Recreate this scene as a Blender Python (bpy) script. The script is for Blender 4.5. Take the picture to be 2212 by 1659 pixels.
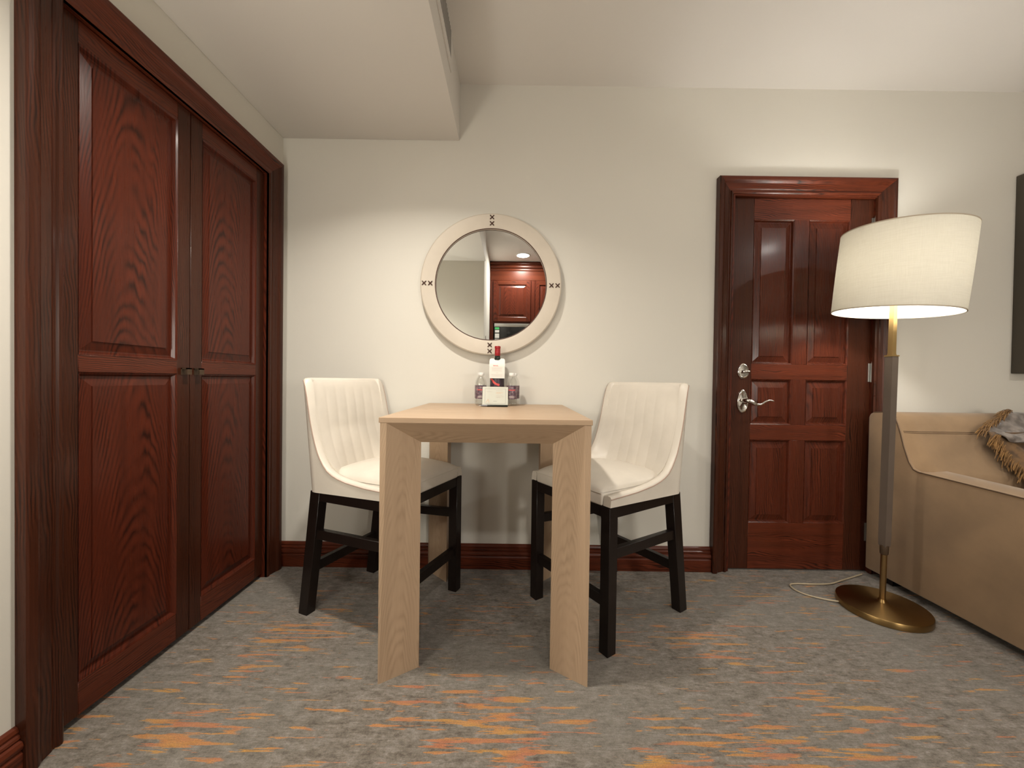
import bpy, bmesh, math, random
from mathutils import Vector, Matrix, Quaternion
random.seed(7)
R = math.radians
PI = math.pi
for o in list(bpy.data.objects):
    bpy.data.objects.remove(o)
SC = bpy.context.scene
COL = SC.collection

# ------------------------------------------------------------------ camera
CAM_H = 1.03
FPX = 830.0
yaw, pitch, roll = R(.036), R(-.673), R(.787)
fw = Vector((math.sin(yaw)*math.cos(pitch), math.cos(yaw)*math.cos(pitch), math.sin(pitch)))
rt0 = Vector((math.cos(yaw), -math.sin(yaw), 0))
up0 = rt0.cross(fw)
rt = rt0*math.cos(roll) + up0*math.sin(roll)
up = -rt0*math.sin(roll) + up0*math.cos(roll)
cd = bpy.data.cameras.new('camera')
cam = bpy.data.objects.new('camera', cd)
COL.objects.link(cam)
cd.sensor_fit = 'HORIZONTAL'
cd.sensor_width = 36
cd.lens = FPX/2212*36
cd.clip_start = .02
m = Matrix((rt, up, -fw)).transposed().to_4x4()
m.translation = Vector((0, 0, CAM_H))
cam.matrix_world = m
SC.camera = cam

# ------------------------------------------------------------------ colour management, world, lights
vs = SC.view_settings
vs.view_transform = 'Standard'
vs.look = 'None'
vs.gamma = 1
vs.use_curve_mapping = False
vs.exposure = 0.0
wd = bpy.data.worlds.new('world')
SC.world = wd
wd.use_nodes = True
wd.node_tree.nodes['Background'].inputs[0].default_value = (.9, .95, 1, 1)
wd.node_tree.nodes['Background'].inputs[1].default_value = .02

def point(name, loc, energy, color, size):
    d = bpy.data.lights.new(name, 'POINT')
    d.energy = energy
    d.color = color
    d.shadow_soft_size = size
    o = bpy.data.objects.new(name, d)
    o.location = loc
    COL.objects.link(o)
    return o
def disc(name, loc, energy, color, dia, spread):
    d = bpy.data.lights.new(name, 'AREA')
    d.shape = 'DISK'
    d.size = dia
    d.energy = energy
    d.color = color
    d.spread = R(spread)
    o = bpy.data.objects.new(name, d)
    o.location = loc
    COL.objects.link(o)
    return o
WARM = (1.0, .925, .82)
NEUT = (1.0, .95, .88)
SOFFIT_L = (-.44, 1.19, 2.314)
KIT_L = (.122, -.795, 2.617)
LIV_FILL = (3.0, -.35, 2.617)
disc('soffit_downlight_lamp', (SOFFIT_L[0], SOFFIT_L[1], SOFFIT_L[2]-.006), 17.5, WARM, .10, 138)
disc('kitchen_downlight_lamp', (KIT_L[0], KIT_L[1], KIT_L[2]-.006), 20, NEUT, .15, 170)
disc('living_fill_light', (LIV_FILL[0], LIV_FILL[1], LIV_FILL[2]-.006), 18, NEUT, .15, 170)  # unseen ceiling fill, added to lift the ambient level
point('floor_lamp_bulb', (1.72, 1.735, 1.545), 16, (1.0, .97, .92), .045)
point('sitting_fill_light', (1.35, -1.25, 1.25), 88, (1.0, .95, .86), .20)  # unseen fill added for even light on walls and soffit
point('hall_fill_light', (-1.0, .09, 1.22), 21, (1.0, .95, .86), .15)  # unseen fill added to brighten the soffit underside and left wall

# ------------------------------------------------------------------ material helpers
class NT:
    def __init__(s, name):
        s.m = bpy.data.materials.new(name)
        s.m.use_nodes = True
        s.t = s.m.node_tree
        s.b = s.t.nodes['Principled BSDF']
        s.out = s.t.nodes['Material Output']
    def n(s, typ, **kw):
        nd = s.t.nodes.new(typ)
        for k, v in kw.items():
            setattr(nd, k, v)
        return nd
    def l(s, a, b):
        s.t.links.new(a, b)
    def math(s, op, a, b=None, c=None):
        nd = s.n('ShaderNodeMath', operation=op)
        for i, v in enumerate((a, b, c)):
            if v is None:
                continue
            if isinstance(v, (int, float)):
                nd.inputs[i].default_value = v
            else:
                s.l(v, nd.inputs[i])
        return nd.outputs[0]
    def mix(s, f, a, b, blend='MIX'):
        nd = s.n('ShaderNodeMix', data_type='RGBA', blend_type=blend)
        for k, v in ((0, f), (6, a), (7, b)):
            if isinstance(v, (int, float)):
                nd.inputs[k].default_value = v
            elif isinstance(v, tuple):
                nd.inputs[k].default_value = (*v, 1) if len(v) == 3 else v
            else:
                s.l(v, nd.inputs[k])
        return nd.outputs[2]
    def ramp(s, f, stops):
        nd = s.n('ShaderNodeValToRGB')
        e = nd.color_ramp.elements
        while len(e) < len(stops):
            e.new(.5)
        for i, (p, c) in enumerate(stops):
            e[i].position = p
            e[i].color = (*c, 1) if isinstance(c, tuple) else (c, c, c, 1)
        s.l(f, nd.inputs[0])
        return nd.outputs[0]
    def coords(s, out='Object', scale=(1, 1, 1), loc=(0, 0, 0)):
        tc = s.n('ShaderNodeTexCoord')
        mp = s.n('ShaderNodeMapping')
        mp.inputs['Scale'].default_value = scale
        mp.inputs['Location'].default_value = loc
        s.l(tc.outputs[out], mp.inputs['Vector'])
        return mp.outputs[0]
    def noise(s, vec, scale=1, detail=3, rough=.5, dist=0):
        nd = s.n('ShaderNodeTexNoise')
        nd.inputs['Scale'].default_value = scale
        nd.inputs['Detail'].default_value = detail
        nd.inputs['Roughness'].default_value = rough
        nd.inputs['Distortion'].default_value = dist
        s.l(vec, nd.inputs['Vector'])
        return nd.outputs[0]
    def bump(s, h, strength=.2, dist=.002):
        nd = s.n('ShaderNodeBump')
        nd.inputs['Strength'].default_value = strength
        nd.inputs['Distance'].default_value = dist
        s.l(h, nd.inputs['Height'])
        s.l(nd.outputs[0], s.b.inputs['Normal'])
    def set(s, **kw):
        names = {'col': 'Base Color', 'rough': 'Roughness', 'metal': 'Metallic', 'coat': 'Coat Weight',
                 'coatr': 'Coat Roughness', 'sheen': 'Sheen Weight', 'spec': 'Specular IOR Level',
                 'trans': 'Transmission Weight', 'ior': 'IOR', 'em': 'Emission Color', 'ems': 'Emission Strength'}
        for k, v in kw.items():
            i = s.b.inputs[names[k]]
            if isinstance(v, tuple):
                i.default_value = (*v, 1)
            elif isinstance(v, (int, float)):
                i.default_value = v
            else:
                s.l(v, i)
        return s

def plain(name, col, rough=.5, metal=0., var=.06, scale=8, **kw):
    t = NT(name)
    v = t.coords()
    n = t.noise(v, scale, 3)
    f = t.ramp(n, [(.3, 1 - var), (.7, 1 + var*.0 + 0.0)])
    t.set(col=t.mix(1.0, col, f, 'MULTIPLY'), rough=rough, metal=metal, **kw)
    return t.m

def wall_mat(name, col):
    t = NT(name)
    v = t.coords()
    n1 = t.noise(v, 1.3, 2)
    n2 = t.noise(v, 55, 4, .6)
    c = t.mix(t.ramp(n1, [(.35, 0.0), (.65, 1.0)]), tuple(x*.975 for x in col), col)
    t.set(col=c, rough=.75, spec=.25)
    t.bump(n2, .12, .002)
    return t.m

def wood(name, axis, light_c, dark_c, period=.034, k=38., t0=0., tcoff=.05, warp=.05, rough=.3, coat=.07, ring=.5, streak=.5, pore=.45, sub=False, spec=.22):
    """grain runs along axis; nested arches (flat-sawn figure), streaks and fine pores."""
    t = NT(name)
    tc = t.n('ShaderNodeTexCoord')
    sep = t.n('ShaderNodeSeparateXYZ')
    t.l(tc.outputs['Object'], sep.inputs[0])
    X, Y, Z = sep.outputs
    rnd = t.n('ShaderNodeObjectInfo').outputs['Random']
    g, a, b = {'z': (Z, X, Y), 'x': (X, Y, Z), 'y': (Y, X, Z)}[axis]
    tt = t.math('SUBTRACT' if sub else 'ADD', a, b)
    def nz(st, sg, seed, detail=3, rough_=.55):
        c = t.n('ShaderNodeCombineXYZ')
        t.l(t.math('MULTIPLY', tt, st), c.inputs[0])
        t.l(t.math('ADD', t.math('MULTIPLY', g, sg), t.math('MULTIPLY', rnd, seed)), c.inputs[1])
        return t.noise(c.outputs[0], 1.0, detail, rough_)
    big = nz(9.0, 2.2, 37.)
    mid = nz(34., 1.5, 53.)
    fine = nz(330., 9., 91., 3, .6)
    q = t.math('ADD', tt, t.math('ADD', t.math('MULTIPLY', t.math('SUBTRACT', rnd, .5), tcoff*2), t0))
    q = t.math('ADD', q, t.math('MULTIPLY', t.math('SUBTRACT', big, .5), .05))
    val = t.math('ADD', g, t.math('MULTIPLY', t.math('MULTIPLY', q, q), k))
    huge = nz(3.0, 1.1, 71., 2)
    val = t.math('ADD', val, t.math('MULTIPLY', big, warp*3.))
    val = t.math('ADD', val, t.math('MULTIPLY', huge, warp*9.))
    amp = t.ramp(nz(14., 3.0, 17., 2), [(.40, .08), (.62, 1.)])
    val = t.math('ADD', val, t.math('MULTIPLY', mid, warp))
    s = t.math('SINE', t.math('MULTIPLY', val, 6.2832/period))
    s = t.math('ADD', t.math('MULTIPLY', s, .5), .5)
    s = t.math('POWER', s, .6)
    s = t.math('ADD', t.math('MULTIPLY', t.math('SUBTRACT', s, .62), amp), .62)
    f = t.math('ADD', t.math('MULTIPLY', s, ring), t.math('MULTIPLY', mid, streak))
    f = t.math('ADD', f, t.math('MULTIPLY', t.math('SUBTRACT', fine, .5), pore))
    lo_, hi_ = .10+.25*streak, ring+.62*streak
    c = t.ramp(f, [(lo_, dark_c), ((lo_+hi_)/2, tuple(.55*x+.45*y for x, y in zip(light_c, dark_c))), (min(1, hi_), light_c)])
    t.set(col=c, rough=t.ramp(fine, [(.3, rough*1.25), (.7, rough*.85)]), coat=coat, coatr=.12, spec=spec)
    t.bump(t.math('ADD', fine, t.math('MULTIPLY', s, .3)), .10, .001)
    return t.m

CH_L, CH_D = (.110, .0212, .0092), (.024, .0060, .0035)
CHERRY = {'z': wood('cherry_wood_flat_sawn', 'z', CH_L, CH_D, period=.060, k=24, tcoff=.05, warp=.05)}
for a in 'xy':
    CHERRY[a] = wood('cherry_wood_'+a, a, (.140, .030, .0125), (.018, .0058, .0034), period=.17, k=38, t0=.24, tcoff=.05, warp=.22)
CHERRY['s'] = wood('cherry_straight', 'z', (.070, .0190, .0085), (.015, .0052, .0031), period=.19, t0=.30, tcoff=.05, warp=.10)
CHERRY['p'] = wood('cherry_panel_fine', 'z', (.105, .0230, .0105), (.030, .0080, .0045), period=.21, t0=.26, tcoff=.05, warp=.14, rough=.26, coat=.1)
OAK_L, OAK_D = (.47, .335, .222), (.37, .258, .168)
OAK = {a: wood('pale_oak_'+a, a, OAK_L, OAK_D, period=.05, k=30, tcoff=.03, rough=.42, coat=.05, ring=.4, streak=.5, pore=.3) for a in 'xyz'}
for a in 'xz':
    OAK[a+'r'] = wood('pale_oak_%s_slant' % a, a, OAK_L, OAK_D, period=.05, k=30, tcoff=.03, rough=.42, coat=.05, ring=.4, streak=.5, pore=.3, sub=True)
M_WALL = wall_mat('wall_paint', (.69, .665, .60))
M_CEIL = wall_mat('ceiling_paint', (.74, .71, .67))
M_BLACK = wood('black_brown_wood', 'z', (.013, .008, .0065), (.007, .0045, .0035), t0=.3, rough=.38, coat=.2)
M_CHROME = plain('polished_chrome', (.75, .73, .70), .10, 1.0)
M_BRASS = plain('antique_brass', (.36, .24, .11), .33, 1.0, .15)
def brushed():
    t = NT('brushed_brass')
    n = t.noise(t.coords(), 8, 3)
    t.set(col=t.mix(n, (.30, .19, .075), (.36, .24, .10)), rough=.36, metal=1.0)
    tg = t.n('ShaderNodeTangent', direction_type='RADIAL', axis='Z')
    t.b.inputs['Anisotropic'].default_value = .75
    t.b.inputs['Anisotropic Rotation'].default_value = .25
    t.l(tg.outputs[0], t.b.inputs['Tangent'])
    return t.m
M_BRUSH = brushed()
M_BRASS2 = plain('bright_brass', (.72, .50, .22), .30, 1.0, .1)
M_DARKB = plain('dark_bronze', (.10, .065, .04), .45, .6)
M_VOID = plain('dark_void', (.02, .018, .016), .8)
M_STEEL = plain('brushed_steel', (.55, .54, .52), .3, 1.0)
M_WHITEPL = plain('white_plastic', (.78, .77, .74), .4)

def leather(name, col, rough=.45, var=.10, bump=.10, sheen=0):
    t = NT(name)
    v = t.coords()
    n = t.noise(v, 5, 4, .6)
    f = t.noise(v, 260, 3, .6)
    t.set(col=t.mix(t.ramp(n, [(.35, 0.), (.65, 1.)]), tuple(c*(1-var) for c in col), col), rough=rough, sheen=sheen)
    t.bump(f, bump, .0008)
    return t.m
M_CREAM = leather('cream_leather', (.74, .685, .60), .42)
M_PIPE = plain('rose_piping', (.42, .29, .23), .6)
M_SOFA = leather('tan_suede', (.295, .190, .102), .85, .22, .25, .25)
M_SEAM = plain('brown_seam', (.10, .06, .035), .8)
M_TAUPE = leather('taupe_wrap', (.125, .095, .075), .5)
M_FRAME = leather('pale_hide', (.60, .535, .445), .5, .08)
M_STITCH = plain('brown_stitch', (.06, .022, .012), .6)
M_RED = plain('red_foil', (.33, .012, .016), .3, .15)
M_WINE = plain('black_glass', (.008, .012, .008), .06, 0, .0, coat=.5)
M_PAPER = plain('white_card', (.79, .77, .71), .6, 0, .02)
M_INKRED = plain('red_ink', (.75, .10, .09), .6)
M_INKPALE = plain('pale_ink', (.70, .62, .58), .7)
M_INKGREY = plain('grey_ink', (.42, .40, .42), .7)
M_INKPEACH = plain('peach_ink', (.85, .60, .46), .7)
M_LABELD = plain('dark_label', (.045, .028, .04), .4)
M_PICT = plain('dark_umber', (.060, .050, .036), .6)
M_PEN = plain('pen_black', (.012, .016, .012), .25)
M_CORD = plain('ivory_cord', (.45, .37, .25), .5)

def mirror_mat():
    t = NT('mirror_silver')
    v = t.coords()
    t.set(col=t.mix(t.noise(v, 3, 1), (.86, .88, .85), (.88, .89, .87)), rough=.0, metal=1.0)
    return t.m
M_MIRROR = mirror_mat()

def clear_mat(name, tint, refl=.5):
    t = NT(name)
    tr = t.n('ShaderNodeBsdfTransparent')
    tr.inputs[0].default_value = (*tint, 1)
    gl = t.n('ShaderNodeBsdfGlossy')
    gl.inputs['Roughness'].default_value = .04
    gl.inputs[0].default_value = (.9, .9, .9, 1)
    lw = t.n('ShaderNodeLayerWeight')
    lw.inputs[0].default_value = .25
    f = t.math('ADD', t.math('MULTIPLY', lw.outputs['Facing'], refl), .03)
    mx = t.n('ShaderNodeMixShader')
    t.l(f, mx.inputs[0])
    t.l(tr.outputs[0], mx.inputs[1])
    t.l(gl.outputs[0], mx.inputs[2])
    t.l(mx.outputs[0], t.out.inputs[0])
    return t.m
M_CLEAR = clear_mat('clear_plastic', (.97, .97, .96))
M_ACRYL = clear_mat('clear_acrylic', (.97, .98, .97), .35)

def label_mat():
    t = NT('plum_label')
    v = t.coords()
    n = t.noise(v, 70, 4, .6)
    t.set(col=t.ramp(n, [(.35, (.055, .03, .045)), (.52, (.14, .085, .11)), (.68, (.32, .23, .24))]), rough=.35)
    return t.m
M_PLUM = label_mat()

def emit(name, col, s):
    t = NT(name)
    t.set(col=col, em=col, ems=s, rough=.6)
    return t.m
M_LENS = emit('lit_lens', (.92, .97, 1.0), 4.0)
M_BULB = emit('lit_bulb', (1., .88, .68), 6.0)
M_LCD = emit('green_display', (.05, .35, .10), .5)

def shade_mat():
    t = NT('lamp_linen')
    v = t.coords(scale=(1, 1, 30))
    n = t.noise(v, 14, 4, .6)
    v2 = t.coords(scale=(30, 30, 1))
    n2 = t.noise(v2, 14, 3, .6)
    nn = t.math('ADD', t.math('MULTIPLY', n, .6), t.math('MULTIPLY', n2, .4))
    c = t.mix(t.ramp(nn, [(.35, 0.), (.65, 1.)]), (.70, .675, .60), (.78, .755, .685))
    df = t.n('ShaderNodeBsdfDiffuse')
    tl = t.n('ShaderNodeBsdfTranslucent')
    t.l(c, df.inputs[0])
    t.l(c, tl.inputs[0])
    mx = t.n('ShaderNodeMixShader')
    mx.inputs[0].default_value = .225
    t.l(df.outputs[0], mx.inputs[1])
    t.l(tl.outputs[0], mx.inputs[2])
    t.l(mx.outputs[0], t.out.inputs[0])
    return t.m
M_SHADE = shade_mat()

def carpet_mat():
    t = NT('carpet_weave')
    tc = t.n('ShaderNodeTexCoord')
    P = tc.outputs['Object']
    def map_(sc, loc=(0, 0, 0)):
        mp = t.n('ShaderNodeMapping')
        mp.inputs['Scale'].default_value = sc
        mp.inputs['Location'].default_value = loc
        t.l(P, mp.inputs['Vector'])
        return mp.outputs[0]
    base = t.noise(map_((20, 42, 1)), 1, 5, .66)
    speck = t.noise(map_((75, 110, 1)), 1, 3, .7)
    tone = t.noise(map_((1.7, 2.6, 1), (3, 1, 0)), 1, 3, .55)
    fib = t.noise(map_((230, 330, 1)), 1, 3, .7)
    fibl = t.noise(map_((22, 240, 1)), 1, 3, .7)
    bs = t.math('ADD', t.math('MULTIPLY', base, .6), t.math('MULTIPLY', speck, .4))
    col = t.ramp(bs, [(.36, (.112, .092, .072)), (.46, (.195, .168, .138)), (.54, (.250, .220, .187)), (.64, (.325, .298, .266))])
    col = t.mix(t.ramp(tone, [(.45, 0.), (.7, .55)]), col, (.232, .222, .196))
    # orange dashes, clustered
    dash = t.noise(map_((5.2, 62, 1), (1.3, .4, 0)), 1, 3, .6)
    rag = t.noise(map_((38, 200, 1)), 1, 2, .5)
    # clusters of the woven pattern, (x, y, rx, ry, weight)
    clusters = [(-.85, 1.55, .24, .20, .85), (-.95, 1.10, .34, .12, 1.0), (-.05, 1.12, .26, .17, 1.15),
                (.30, 1.02, .5, .06, .8), (.75, 1.50, .34, .10, .75), (.78, 1.08, .42, .13, 1.15), (1.05, 1.20, .18, .12, .9),
                (1.25, 1.85, .3, .14, .35), (-.45, .98, .3, .05, .6), (-.15, 1.75, .25, .2, .25), (.55, 1.65, .2, .1, .3),
                (1.5, 1.05, .3, .1, .4)]
    sep = t.n('ShaderNodeSeparateXYZ')
    t.l(P, sep.inputs[0])
    tot = None
    for (x, y, rx, ry, w) in clusters:
        dx = t.math('DIVIDE', t.math('SUBTRACT', sep.outputs[0], x), rx)
        dy = t.math('DIVIDE', t.math('SUBTRACT', sep.outputs[1], y), ry)
        d = t.math('ADD', t.math('MULTIPLY', dx, dx), t.math('MULTIPLY', dy, dy))
        e = t.math('MULTIPLY', t.math('POWER', 2.718, t.math('MULTIPLY', d, -1.0)), w)
        tot = e if tot is None else t.math('MAXIMUM', tot, e)
    blob = t.noise(map_((2.2, 3.4, 1), (7.7, 2.2, 0)), 1, 2, .5)
    clus = t.math('ADD', t.math('MULTIPLY', tot, .105), t.math('MULTIPLY', t.math('SUBTRACT', blob, .5), .16))
    v = t.math('ADD', dash, clus)
    v = t.math('ADD', v, t.math('MULTIPLY', t.math('SUBTRACT', rag, .5), .10))
    mask = t.ramp(v, [(.628, 0.), (.648, .92)])
    hue = t.noise(map_((5, 22, 1), (4, 4, 0)), 1, 2, .5)
    orange = t.ramp(hue, [(.35, (.56, .29, .07)), (.5, (.56, .245, .075)), (.62, (.50, .185, .09))])
    col = t.mix(t.math('MULTIPLY', mask, t.ramp(fib, [(.3, .65), (.6, 1.)])), col, orange)
    col = t.mix(1.0, col, t.ramp(fibl, [(.30, .72), (.55, 1.), (.75, 1.0)]), 'MULTIPLY')
    col = t.mix(1.0, col, t.ramp(fib, [(.30, .70), (.62, 1.0)]), 'MULTIPLY')
    t.set(col=col, rough=.95, spec=.1, sheen=.15)
    t.bump(t.math('ADD', fib, t.math('MULTIPLY', fibl, .8)), .55, .004)
    return t.m
M_CARPET = carpet_mat()

def throw_mat(name, a, b, rough, sheen):
    t = NT(name)
    v = t.coords(scale=(1, 1, 1))
    n = t.noise(v, 30, 3)
    t.set(col=t.mix(t.ramp(n, [(.4, 0.), (.6, 1.)]), a, b), rough=rough, sheen=sheen)
    return t.m
M_SATIN = throw_mat('grey_satin', (.13, .11, .098), (.26, .225, .20), .34, .3)
M_GOLDCL = throw_mat('gold_brown_cloth', (.075, .040, .016), (.15, .080, .030), .75, .2)
M_FRINGE = throw_mat('gold_fringe', (.16, .078, .020), (.27, .14, .038), .75, .2)

# ------------------------------------------------------------------ object helpers
def mk(name, verts, faces, mat, parent=None, smooth=False, bevel=0., seg=2, center=True, angle=40):
    me = bpy.data.meshes.new(name)
    bm = bmesh.new()
    vs_ = [bm.verts.new(v) for v in verts]
    for f in faces:
        try:
            bm.faces.new([vs_[i] for i in f])
        except ValueError:
            pass
    bmesh.ops.recalc_face_normals(bm, faces=bm.faces)
    if bevel > 0:
        ed = [e for e in bm.edges if len(e.link_faces) == 2 and e.calc_face_angle(0) > R(25)]
        bmesh.ops.bevel(bm, geom=ed, offset=bevel, segments=seg, affect='EDGES', profile=.5, clamp_overlap=True)
        smooth = True
    bm.to_mesh(me)
    bm.free()
    o = bpy.data.objects.new(name, me)
    if center and len(me.vertices):
        lo = Vector([min(v.co[i] for v in me.vertices) for i in range(3)])
        hi = Vector([max(v.co[i] for v in me.vertices) for i in range(3)])
        c = (lo+hi)/2
        me.transform(Matrix.Translation(-c))
        o.location = c
    if mat:
        me.materials.append(mat)
    if smooth:
        for p in me.polygons:
            p.use_smooth = True
        try:
            me.set_sharp_from_angle(angle=R(angle))
        except Exception:
            pass
    COL.objects.link(o)
    if parent is not None:
        o.parent = parent
    return o

def box_vf(x0, x1, y0, y1, z0, z1):
    v = [(x0, y0, z0), (x1, y0, z0), (x1, y1, z0), (x0, y1, z0), (x0, y0, z1), (x1, y0, z1), (x1, y1, z1), (x0, y1, z1)]
    f = [(0, 3, 2, 1), (4, 5, 6, 7), (0, 1, 5, 4), (1, 2, 6, 5), (2, 3, 7, 6), (3, 0, 4, 7)]
    return v, f

def box(name, x0, x1, y0, y1, z0, z1, mat, parent=None, bevel=0., seg=2):
    v, f = box_vf(x0, x1, y0, y1, z0, z1)
    return mk(name, v, f, mat, parent, bevel=bevel, seg=seg)

def hexa(name, bot, top, mat, parent=None, bevel=0., seg=2):
    """loft between two polygons of equal length."""
    n = len(bot)
    v = list(bot)+list(top)
    f = [tuple(range(n-1, -1, -1)), tuple(range(n, 2*n))]
    for i in range(n):
        j = (i+1) % n
        f.append((i, j, n+j, n+i))
    return mk(name, v, f, mat, parent, bevel=bevel, seg=seg)

def loft(name, rings, mat, parent=None, closed_ring=True, caps=True, smooth=True, angle=40, loop=False):
    n = len(rings[0])
    v = [p for r in rings for p in r]
    f = []
    N = len(rings)
    for i in range(N if loop else N-1):
        i2 = (i+1) % N
        for j in range(n if closed_ring else n-1):
            k = (j+1) % n
            f.append((i*n+j, i2*n+j, i2*n+k, i*n+k))
    if caps and closed_ring and not loop:
        f.append(tuple(range(n)))
        f.append(tuple(range((N-1)*n, N*n)))
    return mk(name, v, f, mat, parent, smooth=smooth, angle=angle)

def lathe(name, prof, mat, parent=None, c=(0, 0, 0), seg=32, sx=1, sy=1, caps=True, smooth=True, angle=40):
    rings = [[(c[0]+r*math.cos(2*PI*k/seg)*sx, c[1]+r*math.sin(2*PI*k/seg)*sy, c[2]+z) for k in range(seg)] for r, z in prof]
    return loft(name, rings, mat, parent, caps=caps, smooth=smooth, angle=angle)

def lathe_y(name, prof, mat, parent=None, c=(0, 0, 0), seg=48, sx=1, sz=1, caps=True, smooth=True, angle=40, loop=False):
    """axis along -y (towards the room); prof = (radius, forward)."""
    rings = [[(c[0]+r*math.cos(2*PI*k/seg)*sx, c[1]-d, c[2]+r*math.sin(2*PI*k/seg)*sz) for k in range(seg)] for r, d in prof]
    return loft(name, rings, mat, parent, caps=caps, smooth=smooth, angle=angle, loop=loop)

def tube_vf(pts, r, seg=8):
    pts = [Vector(p) for p in pts]
    rings = []
    nrm = None
    for i, p in enumerate(pts):
        a = pts[max(0, i-1)]
        b = pts[min(len(pts)-1, i+1)]
        t = (b-a).normalized()
        if nrm is None:
            nrm = t.orthogonal().normalized()
        else:
            nrm = (nrm - t*nrm.dot(t))
            nrm = nrm.normalized() if nrm.length > 1e-6 else t.orthogonal().normalized()
        bn = t.cross(nrm)
        rr = r[i] if isinstance(r, (list, tuple)) else r
        rings.append([tuple(p+(nrm*math.cos(2*PI*k/seg)+bn*math.sin(2*PI*k/seg))*rr) for k in range(seg)])
    return rings

def tube(name, pts, r, mat, parent=None, seg=8):
    return loft(name, tube_vf(pts, r, seg), mat, parent)

def smooth_path(pts, n=8):
    P = [Vector(p) for p in pts]
    out = []
    for i in range(len(P)-1):
        p0 = P[max(0, i-1)]
        p1, p2 = P[i], P[i+1]
        p3 = P[min(len(P)-1, i+2)]
        for k in range(n):
            t = k/n
            out.append(.5*((2*p1)+(p2-p0)*t+(2*p0-5*p1+4*p2-p3)*t*t+(3*p1-p0-3*p2+p3)*t**3))
    out.append(P[-1])
    return out

def multi(name, parts, mat, parent=None, smooth=False, bevel=0):
    V, F = [], []
    for v, f in parts:
        b = len(V)
        V += list(v)
        F += [tuple(i+b for i in q) for q in f]
    return mk(name, V, F, mat, parent, smooth=smooth, bevel=bevel)

def loft_vf(rings, caps=True):
    n = len(rings[0])
    v = [p for r in rings for p in r]
    f = []
    for i in range(len(rings)-1):
        for j in range(n):
            k = (j+1) % n
            f.append((i*n+j, (i+1)*n+j, (i+1)*n+k, i*n+k))
    if caps:
        f.append(tuple(range(n)))
        f.append(tuple(range((len(rings)-1)*n, len(rings)*n)))
    return v, f

def interp(tab, d):
    if d <= tab[0][0]:
        return tab[0][1]
    for (a, b), (c, e) in zip(tab, tab[1:]):
        if d <= c:
            t = (d-a)/(c-a)
            return b+(e-b)*t
    return tab[-1][1]
def thing(name, label, cat, loc=(0, 0, 0), rot=(0, 0, 0), group=None):
    o = bpy.data.objects.new(name, None)
    o.empty_display_size = .1
    COL.objects.link(o)
    o.location = loc
    o.rotation_euler = rot
    o['label'] = label
    o['category'] = cat
    if group:
        o['group'] = group
    return o

def tag(o, label, cat, group=None):
    o['label'] = label
    o['category'] = cat
    if group:
        o['group'] = group
    return o

def struct(o, label=None):
    o['kind'] = 'structure'
    if label:
        o['label'] = label
    return o

def sempty(name, label=None, loc=(0, 0, 0)):
    o = bpy.data.objects.new(name, None)
    COL.objects.link(o)
    o.location = loc
    return struct(o, label)

# ------------------------------------------------------------------ room shell
D = 2.09          # back wall
XL = -1.251       # left wall
XR = 5.6          # right wall (out of frame)
YF = -2.2         # wall behind the camera
ZC = 2.617        # ceiling
ZS = 2.314        # soffit underside
XS = -.30         # soffit side
DX0, DX1, DZ = 1.190, 1.962, 2.038   # room door opening
KX = -.315        # end of the stub wall beside the kitchen
T = .12
fv, ff = box_vf(XL-T, XR+T, YF-T, D+T, -.1, 0)
struct(mk('floor', fv, ff, M_CARPET, center=False), 'grey carpet with woven orange dashes')
# back wall with door opening
v = []
f = []
def addbox(*a):
    vv, ff = box_vf(*a)
    b = len(v)
    v.extend(vv)
    f.extend(tuple(i+b for i in q) for q in ff)
addbox(XL-T, DX0-.02, D, D+T, 0, ZC)
addbox(DX1+.02, XR+T, D, D+T, 0, ZC)
addbox(DX0-.02, DX1+.02, D, D+T, DZ+.02, ZC)
addbox(DX0-.02, DX1+.02, D+.075, D+T, 0, DZ+.02)
struct(mk('wall_back', v, f, M_WALL), 'beige painted wall behind the table, mirror and door')
# left wall, with closet recess
CY0, CY1, CZ = 1.063, 1.955, 2.054   # closet opening
v = []
f = []
addbox(XL-T, XL, -.07, CY0-.01, 0, ZC)
addbox(XL-T, XL, CY1+.01, D, 0, ZC)
addbox(XL-T, XL, CY0-.01, CY1+.01, CZ+.01, ZC)
addbox(XL-T, XL-.07, CY0-.01, CY1+.01, 0, CZ+.01)
struct(mk('wall_left', v, f, M_WALL), 'beige painted wall around the closet')
struct(box('wall_right', XR, XR+T, YF, D, 0, ZC, M_WALL))
struct(box('wall_front', XL, XR, YF-T, YF, 0, ZC, M_WALL))
struct(box('wall_kitchen', XL-T, KX, YF, -.07, 0, ZC, M_WALL), 'beige wall block beside the kitchen seen in the mirror')
struct(box('ceiling', XL-T, XR+T, YF-T, D+T, ZC, ZC+.1, M_CEIL), 'off-white upper ceiling')
sof = struct(box('ceiling_soffit', XL, XS, -.07, D, ZS, ZC, M_CEIL, bevel=.004), 'lowered off-white ceiling box over the table')

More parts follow.
